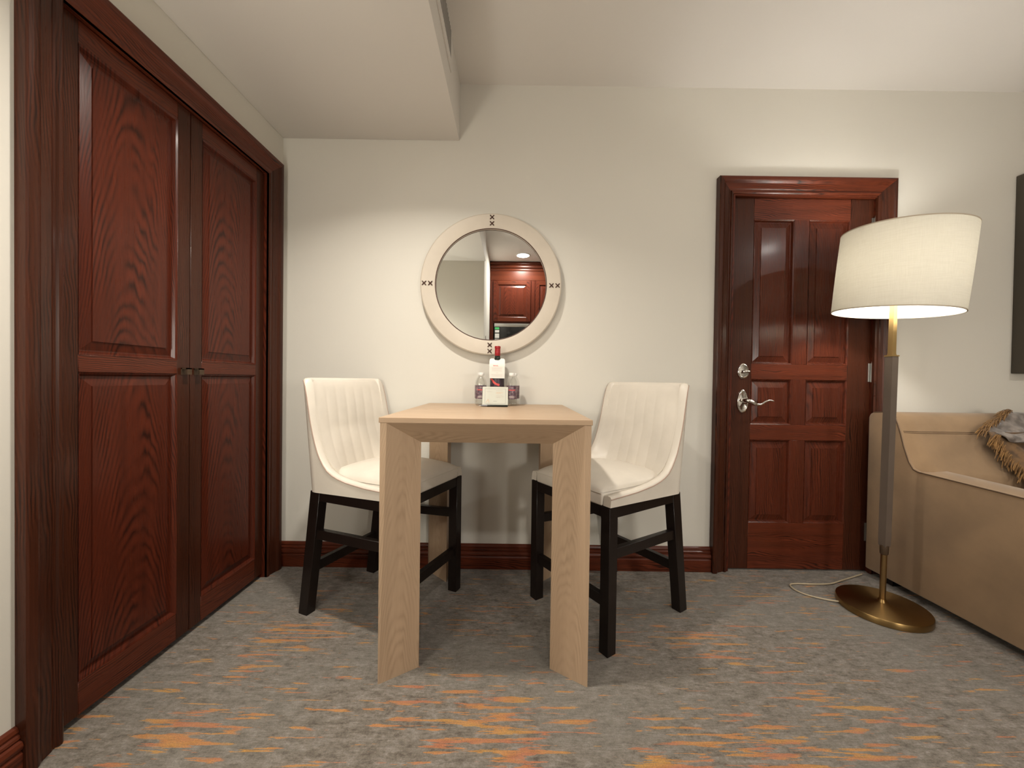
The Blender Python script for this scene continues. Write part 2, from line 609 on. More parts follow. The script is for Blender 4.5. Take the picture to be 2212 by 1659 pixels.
# profiled boards --------------------------------------------------
CASING = [(0, 0), (0, .012), (.006, .016), (.014, .016), (.018, .011), (.024, .011), (.030, .014), (.044, .017),
       (.058, .021), (.066, .027), (.072, .030), (.080, .031), (.091, .031), (.096, .028), (.096, 0)]
def casing(root, inner0, inner1, ztop, to3, dirs, ws=1.0):
    """three mitred boards round an opening; to3(a, z, p): a along the wall, p out of the wall."""
    CAS = [(w*ws, p) for w, p in CASING]
    for a_in, sgn in ((inner0, -1), (inner1, 1)):
        lo = [to3(a_in+sgn*w, 0.002, p) for w, p in CAS]
        hi = [to3(a_in+sgn*w, ztop+w, p) for w, p in CAS]
        hexa('casing_board', lo, hi, CHERRY['s'], root)
    lo = [to3(inner0-w, ztop+w, p) for w, p in CAS]
    hi = [to3(inner1+w, ztop+w, p) for w, p in CAS]
    hexa('casing_board', lo, hi, CHERRY[dirs], root)

BB = [(0, 0), (.022, 0), (.022, .062), (.017, .068), (.022, .074), (.024, .082), (.021, .092), (.013, .096), (.016, .101),
      (.015, .107), (.010, .111), (.012, .118), (.009, .127), (.004, .131), (0, .131)]
def baseboard(name, a0, a1, to3, ax):
    lo = [to3(a0, z+.001, p) for p, z in BB]
    hi = [to3(a1, z+.001, p) for p, z in BB]
    o = hexa(name, lo, hi, CHERRY[ax])
    return struct(o, 'dark cherry moulded baseboard')
back3 = lambda a, z, p: (a, D-p, z)
left3 = lambda a, z, p: (XL+p, a, z)
baseboard('baseboard_back', XL+.002, 1.092, back3, 'x')
baseboard('baseboard_right', 2.043, XR-.002, back3, 'x')
baseboard('baseboard_left', -.068, .966, left3, 'y')
tr1 = sempty('trim_1', 'dark cherry moulded casing round the closet doors')
casing(tr1, CY0, CY1, CZ, left3, 'y')
tr2 = sempty('trim_2', 'dark cherry moulded casing round the room door')
casing(tr2, 1.178, 1.956, 2.045, lambda a, z, p: (a, D-p*1.28, z), 'x', .885)
# jamb liners
def lin(root, x0, x1, y0, y1, z0, z1, ax):
    box('jamb', x0, x1, y0, y1, z0, z1, CHERRY[ax], root)
lin(tr2, DX0-.018, DX0, D-.010, D+.06, .002, DZ, 'z')
lin(tr2, DX1, DX1+.018, D-.010, D+.06, .002, DZ, 'z')
lin(tr2, DX0-.018, DX1+.018, D-.010, D+.06, DZ, DZ+.018, 'x')
lin(tr1, XL-.06, XL+.010, CY0-.009, CY0, .002, CZ, 'z')
lin(tr1, XL-.06, XL+.010, CY1, CY1+.009, .002, CZ, 'z')
lin(tr1, XL-.06, XL+.010, CY0-.009, CY1+.009, CZ, CZ+.009, 'y')

# panelled doors -----------------------------------------------------
def raised_panel(name, a0, a1, z0, z1, to3, mat, root, bev=.034, rec=.014, thick=.010):
    """sticking slope down from the frame face, then bevel up to the raised field."""
    s = .011
    lv = [(0, .0005), (s*.5, -.003), (s, -rec), (s+.004, -rec), (s+bev, -rec+thick-.003), (s+bev+.001, -rec+thick), (s+bev+.004, -rec+thick)]
    rings = []
    for d, p in lv:
        rings.append([to3(a0+d, z0+d, p), to3(a1-d, z0+d, p), to3(a1-d, z1-d, p), to3(a0+d, z1-d, p)])
    n = 4
    V = [q for r in rings for q in r]
    F = []
    for i in range(len(rings)-1):
        for j in range(n):
            k = (j+1) % n
            F.append((i*n+j, i*n+k, (i+1)*n+k, (i+1)*n+j))
    F.append(tuple(range((len(rings)-1)*n, len(rings)*n)))
    return mk(name, V, F, mat, root)

def bar(name, a0, a1, z0, z1, to3, mat, root, th=.035):
    P = [to3(a, z, p) for a, z, p in ((a0, z0, -th), (a1, z0, -th), (a1, z1, -th), (a0, z1, -th), (a0, z0, 0), (a1, z0, 0), (a1, z1, 0), (a0, z1, 0))]
    F = [(0, 3, 2, 1), (4, 5, 6, 7), (0, 1, 5, 4), (1, 2, 6, 5), (2, 3, 7, 6), (3, 0, 4, 7)]
    return mk(name, P, F, mat, root, bevel=.0012, seg=1)

# closet leaves
XD = -1.264
clo3 = lambda a, z, p: (XD+p, a, z)
CM = 1.509
for idx, (a0, a1, lab) in enumerate(((CY0+.002, CM-.0015, 'near cherry closet leaf, closer to the camera'),
                                     (CM+.0015, CY1-.002, 'far cherry closet leaf, beside the back wall'))):
    dr = sempty('door_%d' % (idx+1), lab)
    st = .056
    z0, z1 = .022, CZ-.004
    bar('stile', a0, a0+st, z0, z1, clo3, CHERRY['s'], dr)
    bar('stile', a1-st, a1, z0, z1, clo3, CHERRY['s'], dr)
    for r0, r1 in ((z0, .122), (1.034, 1.086), (1.986, z1)):
        bar('rail', a0+st, a1-st, r0, r1, clo3, CHERRY['y'], dr)
    for r0, r1 in ((.122, 1.034), (1.086, 1.986)):
        raised_panel('panel', a0+st, a1-st, r0, r1, clo3, CHERRY['z'], dr, bev=.030)
    # small square hooded pull
    kc = (a1-.028) if idx == 0 else (a0+.028)
    kz = 1.044
    pl = []
    pl.append(box_vf(XD, XD+.004, kc-.011, kc+.011, kz-.013, kz+.013))
    pl.append(box_vf(XD, XD+.024, kc-.011, kc+.011, kz+.008, kz+.013))
    pl.append(box_vf(XD+.019, XD+.024, kc-.011, kc+.011, kz-.012, kz+.013))
    h = multi('handle', pl, M_DARKB, dr)
    h['label'] = 'small square dark bronze pull'

# room door
d3 = sempty('door_3', 'six-panel dark cherry door with chrome lever')
YD = D+.012
dor3 = lambda a, z, p: (a, YD-p, z)
a0, a1 = DX0+.003, DX1-.003
zs = [(.262, .718), (.802, 1.050), (1.133, 1.920)]
cols = [(1.308, 1.530), (1.610, 1.834)]
bar('stile', a0, cols[0][0], .008, DZ-.003, dor3, CHERRY['s'], d3)
bar('stile', cols[1][1], a1, .008, DZ-.003, dor3, CHERRY['s'], d3)
bar('rail', cols[0][0], cols[1][1], .008, zs[0][0], dor3, CHERRY['x'], d3)
bar('rail', cols[0][0], cols[1][1], zs[0][1], zs[1][0], dor3, CHERRY['x'], d3)
bar('rail', cols[0][0], cols[1][1], zs[1][1], zs[2][0], dor3, CHERRY['x'], d3)
bar('rail', cols[0][0], cols[1][1], zs[2][1], DZ-.003, dor3, CHERRY['x'], d3)
for z0, z1 in zs:
    bar('muntin', cols[0][1], cols[1][0], z0, z1, dor3, CHERRY['p'], d3)
    for c0, c1 in cols:
        raised_panel('panel', c0, c1, z0, z1, dor3, CHERRY['p'], d3, bev=.032)
# deadbolt and lever
def egg(r, k):
    return r
def egg_plate(name, cx, cz, w, h, parent):
    rings = []
    for s, d in ((1, 0), (1, .004), (.93, .008), (.80, .0095), (.74, .007), (.0001, .0105)):
        ring = []
        for k in range(40):
            an = 2*PI*k/40
            zz = math.sin(an)
            ww = 1-.16*zz
            ring.append((cx+w/2*math.cos(an)*ww*s, YD-d, cz+h/2*zz*s))
        rings.append(ring)
    return loft(name, rings, M_CHROME, parent, angle=50)
db = egg_plate('deadbolt', 1.263, 1.094, .064, .086, d3)
db['label'] = 'chrome egg-shaped deadbolt plate'
tt = tube('thumb_turn', smooth_path([(1.255, YD-.008, 1.088), (1.257, YD-.022, 1.089), (1.268, YD-.026, 1.091), (1.284, YD-.026, 1.090)], 5),
          [.010]*5+[.008]*5+[.0075]*5+[.006], M_CHROME, None, 12)
tt.parent = db
tt.location = Vector(tt.location)-Vector(db.location)
hp = egg_plate('door_handle', 1.263, .929, .062, .130, d3)
hp['label'] = 'chrome oval lever plate'
lv = tube('lever', smooth_path([(1.263, YD-.006, .934), (1.264, YD-.040, .934), (1.280, YD-.052, .930), (1.305, YD-.054, .916), (1.330, YD-.054, .915),
                                (1.355, YD-.054, .930), (1.378, YD-.054, .937), (1.400, YD-.054, .933)], 6),
          [.013]*6+[.012]*6+[.011]*6+[.008]*6+[.006]*6+[.0055]*6+[.0045]*6+[.003], M_CHROME, None, 14)
lv.parent = hp
lv.location = Vector(lv.location)-Vector(hp.location)
for hz in (1.094, 1.885, .22):
    hg = []
    hg.append(loft_vf([[(DX1-.001+.006*math.cos(2*PI*k/10), YD-.010+.006*math.sin(2*PI*k/10), z) for k in range(10)] for z in (hz-.052, hz+.052)]))
    hg.append(loft_vf([[(DX1-.001+.0045*math.cos(2*PI*k/10), YD-.010+.0045*math.sin(2*PI*k/10), z) for k in range(10)] for z in (hz+.052, hz+.060)]))
    hg.append(box_vf(DX1-.016, DX1-.003, YD-.003, YD-.001, hz-.050, hz+.050))
    hh = multi('hinge', hg, M_STEEL, d3, smooth=True)
    hh['label'] = 'steel butt hinge'

# ------------------------------------------------------------------ air vent in the soffit side
vt = thing('air_vent', 'long narrow metal air grille set in the side of the lowered ceiling', 'vent', (XS, 1.35, 2.545))
def vbox(n, y0, y1, z0, z1, x0, x1, mt):
    return box(n, x0-XS, x1-XS, y0-1.35, y1-1.35, z0-2.545, z1-2.545, mt, vt)
V0, V1, VZ0, VZ1 = .62, 1.775, 2.430, 2.612
vbox('frame_rail', V0, V1, VZ0, VZ0+.046, XS+.0005, XS+.006, M_CEIL)
vbox('frame_rail', V0, V1, VZ1-.012, VZ1, XS+.0005, XS+.006, M_CEIL)
vbox('frame_end', V0, V0+.02, VZ0+.046, VZ1-.012, XS+.0005, XS+.006, M_CEIL)
vbox('frame_end', V1-.02, V1, VZ0+.046, VZ1-.012, XS+.0005, XS+.006, M_CEIL)
vbox('backing', V0+.02, V1-.02, VZ0+.046, VZ1-.012, XS+.0003, XS+.0012, plain('vent_grey', (.20, .19, .18), .6))
fins = []
y = V0+.026
while y < V1-.024:
    fins.append(box_vf(.0012, .0058, y-1.35, y+.007-1.35, VZ0+.046-2.545, VZ1-.012-2.545))
    y += .020
fo = multi('fins', fins, plain('fin_grey', (.40, .38, .35), .5), vt)
fo['kind'] = 'stuff'

# ------------------------------------------------------------------ recessed downlights
def downlight(loc, r, label):
    t = thing('downlight', label, 'ceiling light', loc, group=None)
    lathe('trim_ring', [(r, -.001), (r+.018, -.001), (r+.018, -.004), (r+.012, -.007), (r, -.006)], M_WHITEPL, t, seg=40, caps=False)
    lathe('lens', [(.0005, -.0035), (r*.6, -.0035), (r+.001, -.0030)], M_LENS, t, seg=40, caps=False)
    return t
downlight((KIT_L[0], KIT_L[1], ZC), .080, 'round lit recessed ceiling light in front of kitchen cabinet, seen in the mirror')
downlight((SOFFIT_L[0], SOFFIT_L[1], ZS), .065, 'round lit recessed light in the lowered ceiling above the table')
downlight((LIV_FILL[0], LIV_FILL[1], ZC), .080, 'added round ceiling fill light over the sitting area, out of view')  # fixture added round the unseen living-area fill

# ------------------------------------------------------------------ table
tb = thing('pub_table', 'pale oak counter-height table with slanted slab legs', 'table', (-.0845, 1.67, 0))
TX0, TX1, TY0, TY1, TZ = -.441, .272, 1.276, 2.060, .898
def TL(x, y, z):
    return (x+.0845, y-1.67, z)
vv, ff = box_vf(TX0+.0845, TX1+.0845, TY0-1.67, TY1-1.67, TZ-.018, TZ)
mk('tabletop', vv, ff, OAK['x'], tb, bevel=.0012, seg=1)
zt_ = TZ-.0182
lo = lambda pts, z: [TL(x, y, z) for x, y in pts]
IN, DP = .119, .083
for sx in (0, 1):
    X = (lambda d: TX0+.004+d) if sx == 0 else (lambda d: TX1-.004-d)
    # front fins
    bot = [(X(0), TY0+.003), (X(.004), TY0+.003), (X(IN), TY0+DP), (X(IN-.006), TY0+.102), (X(0), TY0+.102)]
    top = [(X(0), TY0+.003), (X(.022), TY0+.003), (X(IN), TY0+DP), (X(IN-.006), TY0+.102), (X(0), TY0+.102)]
    # joint at the apron
    hexa('leg', lo(bot, .0), lo(top, zt_), OAK['z' if sx == 0 else 'zr'], tb)
    # rear fins: outer edge at the back, slanting in towards the front
    yb = TY1-.004
    rb = [(X(0), yb), (X(.010), yb-.018), (X(IN), yb-.125), (X(IN), yb-.020), (X(.02), yb)]
    hexa('leg', lo(rb, .0), lo(rb, zt_), OAK['zr' if sx == 0 else 'z'], tb)
# bevelled aprons between the legs
AZ = .804
sec = [(TY0+.003, zt_), (TY0+.004, zt_-.002), (TY0+DP, AZ), (TY0+DP+.018, AZ+.006), (TY0+DP+.02, zt_)]
# mitred: at the outer top corner the bevel starts at the leg's inner line
def apron(secs, xa, xb):
    l_ = [TL(xa(y), y, z) for y, z in secs]
    r_ = [TL(xb(y), y, z) for y, z in secs]
    hexa('apron', l_, r_, OAK['xr'], tb)
fx = lambda y: .022+(IN-.022)*min(1, max(0, (y-TY0-.003)/(DP-.003)))
apron(sec, lambda y: TX0+.004+fx(y), lambda y: TX1-.004-fx(y))
sec2 = [(TY1-.006, zt_), (TY1-.008, zt_-.004), (TY1-.12, AZ), (TY1-.14, AZ+.006), (TY1-.142, zt_)]
apron(sec2, lambda y: TX0+.15, lambda y: TX1-.15)

# ------------------------------------------------------------------ bar stools
RIM = [(0, 1.026), (.025, 1.024), (.036, 1.014), (.043, .990), (.048, .950), (.053, .890), (.060, .830), (.070, .775), (.084, .725), (.104, .682),
       (.132, .650), (.17, .630), (.23, .616), (.32, .606), (.475, .600)]
def INV(z):
    if z >= RIM[0][1]:
        return .03
    for (a, b), (c, e) in zip(RIM, RIM[1:]):
        if z >= e:
            return a+(c-a)*(b-z)/(b-e)
    return .17
def stool(loc, rz, label):
    st = thing('bar_stool', label, 'stool', loc, (0, 0, rz), group='cream bar stools at the table')
    XB = -.475
    rc = .055
    path = []     # (x, y, nx, ny) outer, n inward
    def yo(x):
        return .2445-.004*(-x/.475)
    # right side front -> back
    ds = [0, .05, .1, .15, .2, .25, .29, .32, .345, .365, .38, .392, .402, .410, .417, XB*-1-rc]
    for d in ds:
        path.append((-d, -yo(-d), 0, 1))
    yc = yo(XB)-rc
    for k in range(1, 12):
        a = PI/2*k/12
        path.append((XB+rc-rc*math.sin(a), -yc-rc*math.cos(a), math.sin(a), math.cos(a)))
    nb = 72
    for k in range(nb+1):
        y = -yc+2*yc*k/nb
        path.append((XB, y, 1, 0))
    for k in range(11, 0, -1):
        a = PI/2*k/12
        path.append((XB+rc-rc*math.sin(a), yc+rc*math.cos(a), math.sin(a), -math.cos(a)))
    for d in reversed(ds):
        path.append((-d, yo(-d), 0, -1))
    def place(x, y, z):
        e = max(0, z-.54)
        return (x-.128*e, y*(1-.01*e/.48), z)
    rings = []
    pipe_pts = []
    for (x, y, nx, ny) in path:
        d = x-XB
        zt = interp(RIM, d)
        # rounded upper corners of the back
        zb = .545+.015*min(1, d/.475)
        back = nx > .999
        rings_ = []
        def P(o, z):
            return place(x+nx*o, y+ny*o, z)
        nz = 14
        ztop = zt-.012
        def th_at(z):
            return .036
        for j in range(nz):
            rings_.append(P(0, zb+(ztop-zb)*j/(nz-1)))
        t1 = th_at(zt-.02)
        rings_.append(P(t1*.06, zt-.005))
        rings_.append(P(t1*.20, zt-.0012))
        rings_.append(P(t1*.55, zt))
        rings_.append(P(t1*.86, zt-.003))
        for j in range(nz):
            z = ztop+(zb-ztop)*j/(nz-1)
            rings_.append(P(th_at(z), z))
        rings.append(rings_)
        pipe_pts.append(Vector(P(-.0004, zt-.0105)))
    loft('backrest', rings, M_CREAM, st, angle=50)
    tube('piping', pipe_pts, .0019, M_PIPE, st, 6)
    # channelled inner back, flush with the rim at both sides
    ny, nzz = 96, 34
    V, F = [], []
    W_ = .2085
    for side in (0, 1):
        for i in range(ny+1):
            y = -W_+2*W_*i/ny
            for j in range(nzz+1):
                z = .60+(1.0245-.60)*(1-(1-j/nzz)**1.5)
                dz = min(INV(z), .165)
                a_ = min(1, max(0, (abs(y)-.05)/(W_-.05)))**2.2
                core = min(dz, .052+.036*max(0, (.80-z)/.2))
                dep = core+(dz-core)*a_
                s_ = abs(math.sin(PI*(y/.056+.5)))
                dep += .0034*(s_**.5-1)*min(1, max(0, (1.0-z)/.06))*(1-a_)
                if side:
                    dep = .012
                V.append(place(XB+dep, y, z))
    q = nzz+1
    o2 = (ny+1)*q
    for sd in (0, 1):
        for i in range(ny):
            for j in range(nzz):
                k_ = sd*o2+i*q+j
                F.append((k_, k_+q, k_+q+1, k_+1))
    for i in range(ny):
        for j in (0, nzz):
            F.append((i*q+j, (i+1)*q+j, o2+(i+1)*q+j, o2+i*q+j))
    for j in range(nzz):
        for i in (0, ny):
            F.append((i*q+j, i*q+j+1, o2+i*q+j+1, o2+i*q+j))
    mk('back_cushion', V, F, M_CREAM, st, smooth=True, angle=50)
    # seat base band
    box('seat_base', -.43, .000, -.204, .204, .556, .606, M_CREAM, st, bevel=.008, seg=3)
    tube('piping', [(.0015, -.203, .604), (.0015, .203, .604)], .0022, M_CREAM, st, 6)
    # crowned cushion
    n = 22
    V, F = [], []
    for i in range(n+1):
        for j in range(n+1):
            u, w = -1+2*i/n, -1+2*j/n
            # cluster the samples towards the rim
            u = math.copysign(1-(1-abs(u))**1.7, u)
            w = math.copysign(1-(1-abs(w))**1.7, w)
            h = max(0, (1-abs(u)**4)*(1-abs(w)**4))**.42
            z = .606+.036*h+.020*(1-u*u)*(1-w*w)
            bul = .004*(1-h)
            cx = -.2115+u*(.2145)
            pin = 1-.02*(abs(u)**6)*(abs(w)**6)
            V.append(((cx+.2115)*pin-.2115, w*.2035*pin, z))
    for i in range(n):
        for j in range(n):
            a = i*(n+1)+j
            F.append((a, a+1, a+n+2, a+n+1))
    b0 = len(V)
    for i in range(n+1):
        for j in range(n+1):
            if i in (0, n) or j in (0, n):
                pass
    mk('seat_cushion', V, F, M_CREAM, st, smooth=True, angle=80)
    # frame
    def leg(name, bx0, bx1, tx0, tx1, yo_b, yo_t, s, ztop):
        w = .044
        b = [(bx0, s*yo_b, 0), (bx1, s*yo_b, 0), (bx1, s*(yo_b-w), 0), (bx0, s*(yo_b-w), 0)]
        t = [(tx0, s*yo_t, ztop), (tx1, s*yo_t, ztop), (tx1, s*(yo_t-w), ztop), (tx0, s*(yo_t-w), ztop)]
        hexa(name, b, t, M_BLACK, st, bevel=.0015, seg=1)
    for s in (-1, 1):
        leg('leg', -.047, -.002, -.047, -.002, .2425, .2425, s, .556)
        leg('leg', -.540, -.490, -.472, -.418, .2225, .2225, s, .545)
    def rail(name, p0, p1, wd_, z0a, z0b, h, side):
        (xa, ya), (xb, yb) = p0, p1
        if side:
            pts = [(xa, ya-wd_/2), (xa, ya+wd_/2), (xb, yb+wd_/2), (xb, yb-wd_/2)]
        else:
            pts = [(xa-wd_/2, ya), (xa+wd_/2, ya), (xb+wd_/2, yb), (xb-wd_/2, yb)]
        zz = [z0a, z0a, z0b, z0b]
        b = [(p[0], p[1], z) for p, z in zip(pts, zz)]
        t = [(p[0], p[1], z+h) for p, z in zip(pts, zz)]
        hexa(name, b, t, M_BLACK, st, bevel=.0012, seg=1)
    for s in (-1, 1):
        rail('seat_rail', (-.046, s*.222), (-.425, s*.205), .030, .514, .504, .042, True)
        rail('stretcher', (-.045, s*.222), (-.450, s*.203), .024, .356, .338, .040, True)
    rail('seat_rail', (-.020, -.20), (-.020, .20), .030, .514, .514, .042, False)
    rail('seat_rail', (-.445, -.18), (-.445, .18), .030, .504, .504, .040, False)
    rail('stretcher', (-.025, -.20), (-.025, .20), .024, .172, .172, .042, False)
    rail('stretcher', (-.490, -.182), (-.490, .182), .024, .180, .180, .042, False)
    return st
stool((-.331, 1.656, 0), R(-22.8), 'cream leather bar stool left of the table, beside the closet')
stool((.233, 1.613, 0), R(213.5), 'cream leather bar stool right of the table, beside the room door')

# ------------------------------------------------------------------ round mirror
MC = Vector((-.1185, D-.002, 1.535))
mr = thing('round_mirror', 'round wall mirror in wide pale hide frame with brown cross stitches', 'mirror', MC, (0, R(.35), 0))
ro, ri = .3765, .2945
lathe_y('frame', [(ri, .004), (ri, .028), (ri+.003, .033), (ri+.010, .036), (ro-.006, .038), (ro, .034), (ro, .004)], M_FRAME, mr, seg=96, loop=True, angle=30, caps=False)
lathe_y('glass', [(.0005, .0245), (ri*.5, .0245), (ri+.001, .0245)], M_MIRROR, mr, seg=96, caps=False, smooth=False)
lathe_y('backing', [(.001, 0), (ri+.02, 0), (ri+.02, .010), (.001, .010)], M_VOID, mr, seg=48)
lathe_y('inner_lip', [(ri-.0005, .0335), (ri+.0030, .0350), (ri+.0040, .0345), (ri+.001, .030)], M_STITCH, mr, seg=96, loop=True, caps=False)
for k in range(4):
    a = PI/2*k
    for rr in (.322, .355):
        cx, cz = rr*math.cos(a), rr*math.sin(a)
        parts = []
        for q in (1, -1):
            e = .0105
            r_ = tube_vf([(cx-e, -.0385, cz-q*e), (cx-e*.5, -.0398, cz-q*e*.5), (cx, -.0402, cz), (cx+e*.5, -.0398, cz+q*e*.5), (cx+e, -.0385, cz+q*e)], .0027, 6)
            parts.append(loft_vf(r_))
        multi('cross_stitch', parts, M_STITCH, mr, smooth=True)

# ------------------------------------------------------------------ things on the table
def arc_label(name, r, z0, z1, a0, a1, mat, parent, n=14):
    rings = [[(r*math.cos(a0+(a1-a0)*k/n), r*math.sin(a0+(a1-a0)*k/n), z) for k in range(n+1)] for z in (z0, z1)]
    return loft(name, rings, mat, parent, closed_ring=False, caps=False, angle=60)

def ribbon_on_arc(name, pts, r, w, mat, parent):
    """pts = (angle offset from front, z) polyline printed on a cylinder."""
    V, F = [], []
    for i, (a, z) in enumerate(pts):
        p = pts[min(len(pts)-1, i+1)]
        q = pts[max(0, i-1)]
        dx, dz = (p[0]-q[0])*r, p[1]-q[1]
        L = math.hypot(dx, dz) or 1
        ox, oz = -dz/L*w/2, dx/L*w/2
        for s in (1, -1):
            an = -PI/2+a+s*ox/r
            V.append((r*math.cos(an), r*math.sin(an), z+s*oz))
    for i in range(len(pts)-1):
        F.append((2*i, 2*i+1, 2*i+3, 2*i+2))
    return mk(name, V, F, mat, parent)

wb = thing('wine_bottle', 'dark wine bottle with red foil neck standing on the table', 'bottle', (-.0760, 2.000, TZ))
lathe('glass', [(.030, .0), (.0365, .003), (.0375, .010), (.0375, .190), (.0365, .203), (.031, .216), (.022, .226), (.0165, .236), (.0145, .250), (.0142, .256)], M_WINE, wb, seg=36)
lathe('neck_foil', [(.0143, .254), (.0146, .2545), (.0146, .290), (.0140, .2915), (.0158, .2925), (.0158, .302), (.0145, .304), (.001, .3042)], M_RED, wb, seg=28)
arc_label('label', .0377, .050, .170, -PI/2-1.3, -PI/2+1.3, M_LABELD, wb)
sw = [(-1.05, .1345), (-.85, .132), (-.65, .126), (-.45, .117), (-.2, .109), (.10, .105), (.35, .102)]
ribbon_on_arc('red_swoosh', sw, .0380, .011, M_INKRED, wb)

# neck tag hung on the bottle
ng = thing('bottle_tag', 'white card tag hung on the neck of the wine bottle', 'tag', (-.0760, 2.000, TZ))
TGP = [(.137, .0395), (.200, .0397), (.212, .0370), (.224, .0300), (.233, .0235), (.239, .0185)]
def tag_y(z):
    return -(interp(TGP, z))
tv, tfc = [], []
NXT, NZT = 28, 22
for side in (0, 1):
    for i in range(NXT+1):
        x = -.0395+.079*i/NXT
        zt2 = .239
        e = .0395-abs(x)
        if e < .010:
            zt2 -= .010-math.sqrt(max(0, .010**2-(.010-e)**2))
        if abs(x) < .017:
            zt2 -= .010*math.sqrt(1-(x/.017)**2)
        for j in range(NZT+1):
            z = .137+(zt2-.137)*j/NZT
            tv.append((x, tag_y(z)+(.0007 if side else 0), z))
def _id(sd, i, j):
    return sd*(NXT+1)*(NZT+1)+i*(NZT+1)+j
for sd in (0, 1):
    for i in range(NXT):
        for j in range(NZT):
            tfc.append((_id(sd, i, j), _id(sd, i+1, j), _id(sd, i+1, j+1), _id(sd, i, j+1)))
for i in range(NXT):
    for j in (0, NZT):
        tfc.append((_id(0, i, j), _id(0, i+1, j), _id(1, i+1, j), _id(1, i, j)))
for j in range(NZT):
    for i in (0, NXT):
        tfc.append((_id(0, i, j), _id(0, i, j+1), _id(1, i, j+1), _id(1, i, j)))
mk('card', tv, tfc, M_PAPER, ng, smooth=True, angle=30)
def strip(name, x0, x1, z, h, mat, parent, yf):
    return mk(name, [(x0, yf(z), z), (x1, yf(z), z), (x1, yf(z+h), z+h), (x0, yf(z+h), z+h)], [(0, 1, 2, 3)], mat, parent)
tf = lambda z: tag_y(z)-.0004
scr = [(-.021+.026*i/16, .2010+.0028*math.sin(i*1.9)+(.002 if i in (0, 5, 9) else 0)) for i in range(17)]
def ribbon_flat(name, pts, w, mat, parent, yf):
    V, F = [], []
    for i, (x, z) in enumerate(pts):
        p, q = pts[min(len(pts)-1, i+1)], pts[max(0, i-1)]
        dx, dz = p[0]-q[0], p[1]-q[1]
        L = math.hypot(dx, dz) or 1
        for s in (1, -1):
            zz = z+s*dx/L*w/2
            V.append((x-s*dz/L*w/2, yf(zz), zz))
    for i in range(len(pts)-1):
        F.append((2*i, 2*i+1, 2*i+3, 2*i+2))
    return mk(name, V, F, mat, parent)
ribbon_flat('red_script', scr, .0020, M_INKRED, ng, tf)
for z, x0, x1 in ((.1905, -.027, .026), (.1850, -.026, .024), (.1795, -.026, .023), (.1740, -.027, .025), (.1645, -.006, .006), (.1550, -.028, .028), (.1480, -.026, .026)):
    strip('text_line', x0, x1, z, .0015, M_INKPALE, ng, tf)

# water bottles
wp = [(.022, .0), (.0265, .002), (.0280, .006), (.0270, .010), (.0275, .016), (.0275, .104), (.0265, .116), (.0225, .130), (.0165, .140), (.0128, .146), (.0122, .150), (.0122, .154)]
def water_bottle(loc, rz, label):
    w = thing('water_bottle', label, 'bottle', loc, (0, 0, rz), group='small water bottles on the table')
    lathe('clear_body', wp, M_CLEAR, w, seg=28, caps=False)
    lathe('cap', [(.0138, .150), (.0142, .151), (.0142, .162), (.0130, .1645), (.001, .165)], M_WHITEPL, w, seg=24)
    arc_label('label', .0278, .034, .100, -PI, PI, M_PLUM, w, 32)
    ribbon_on_arc('red_script', [(-.62+.1*i, .079+.0022*math.sin(i*2.1)) for i in range(14)], .0281, .0034, M_INKRED, w)
    for z in (.048, .0445, .041):
        ribbon_on_arc('text_line', [(-.55+.11*i, z) for i in range(11)], .0281, .0012, M_INKPALE, w)
    return w
water_bottle((-.154, 1.930, TZ), 0, 'small clear water bottle front left of the wine bottle, behind the white card')
water_bottle((-.164, 2.000, TZ), .5, 'small clear water bottle back left of the wine bottle, nearest the wall')
water_bottle((.000, 1.930, TZ), 0, 'small clear water bottle front right of the wine bottle, behind the white card')
water_bottle((.013, 2.000, TZ), -.5, 'small clear water bottle back right of the wine bottle, nearest the wall')

# acrylic sign holder and its card
ah = thing('sign_holder', 'clear acrylic sign holder standing in front of the bottles', 'holder', (-.081, 1.888, TZ))
def slab(name, x0, x1, z0, z1, y0, ln, th, mat, parent):
    b = [(x0, y0, z0), (x1, y0, z0), (x1, y0+th, z0), (x0, y0+th, z0)]
    t = [(x0, y0+ln, z1), (x1, y0+ln, z1), (x1, y0+ln+th, z1), (x0, y0+ln+th, z1)]
    return hexa(name, b, t, mat, parent)
slab('front_pane', -.066, .066, .0035, .098, -.0022, .016, .0015, M_ACRYL, ah)
slab('back_pane', -.066, .066, .0035, .102, .0028, .0165, .002, M_ACRYL, ah)
box('foot', -.066, .066, 0, .048, 0.0005, .0033, M_ACRYL, ah)
cdt = thing('printed_card', 'white printed card with thin border, standing inside the clear holder', 'card', (-.081, 1.888+.0018, TZ+.0045))
slab('paper', -.063, .063, 0, .090, .0, .0150, .0006, M_PAPER, cdt)
cf = lambda z: .0150*z/.090-.0003
for (x0, x1, z, h) in ((-.051, .052, .0795, .0013), (-.051, .052, .0065, .0013)):
    strip('border_line', x0, x1, z, h, M_INKGREY, cdt, cf)
for x in (-.051, .0507):
    strip('border_line', x, x+.0013, .0078, .0717, M_INKGREY, cdt, cf)
strip('text_line', -.044, -.016, .0655, .0014, M_INKPALE, cdt, cf)
for z, a, b in ((.0695, .004, .038), (.0610, .004, .039), (.0580, .004, .030), (.0480, .004, .036), (.0405, .004, .042), (.0375, .004, .026)):
    strip('text_line', a, b, z, .0015, M_INKPEACH if z in (.0610, .0580) else M_INKPALE, cdt, cf)
ribbon_flat('signature', [(-.009+.0017*i, .0195+.0009*math.sin(i*1.7)) for i in range(11)], .0015, M_INKGREY, cdt, cf)
ribbon_flat('peach_motif', [(-.045, .012), (-.041, .019), (-.037, .024), (-.035, .030), (-.033, .023), (-.030, .016), (-.031, .011)], .0024, M_INKPEACH, cdt, cf)

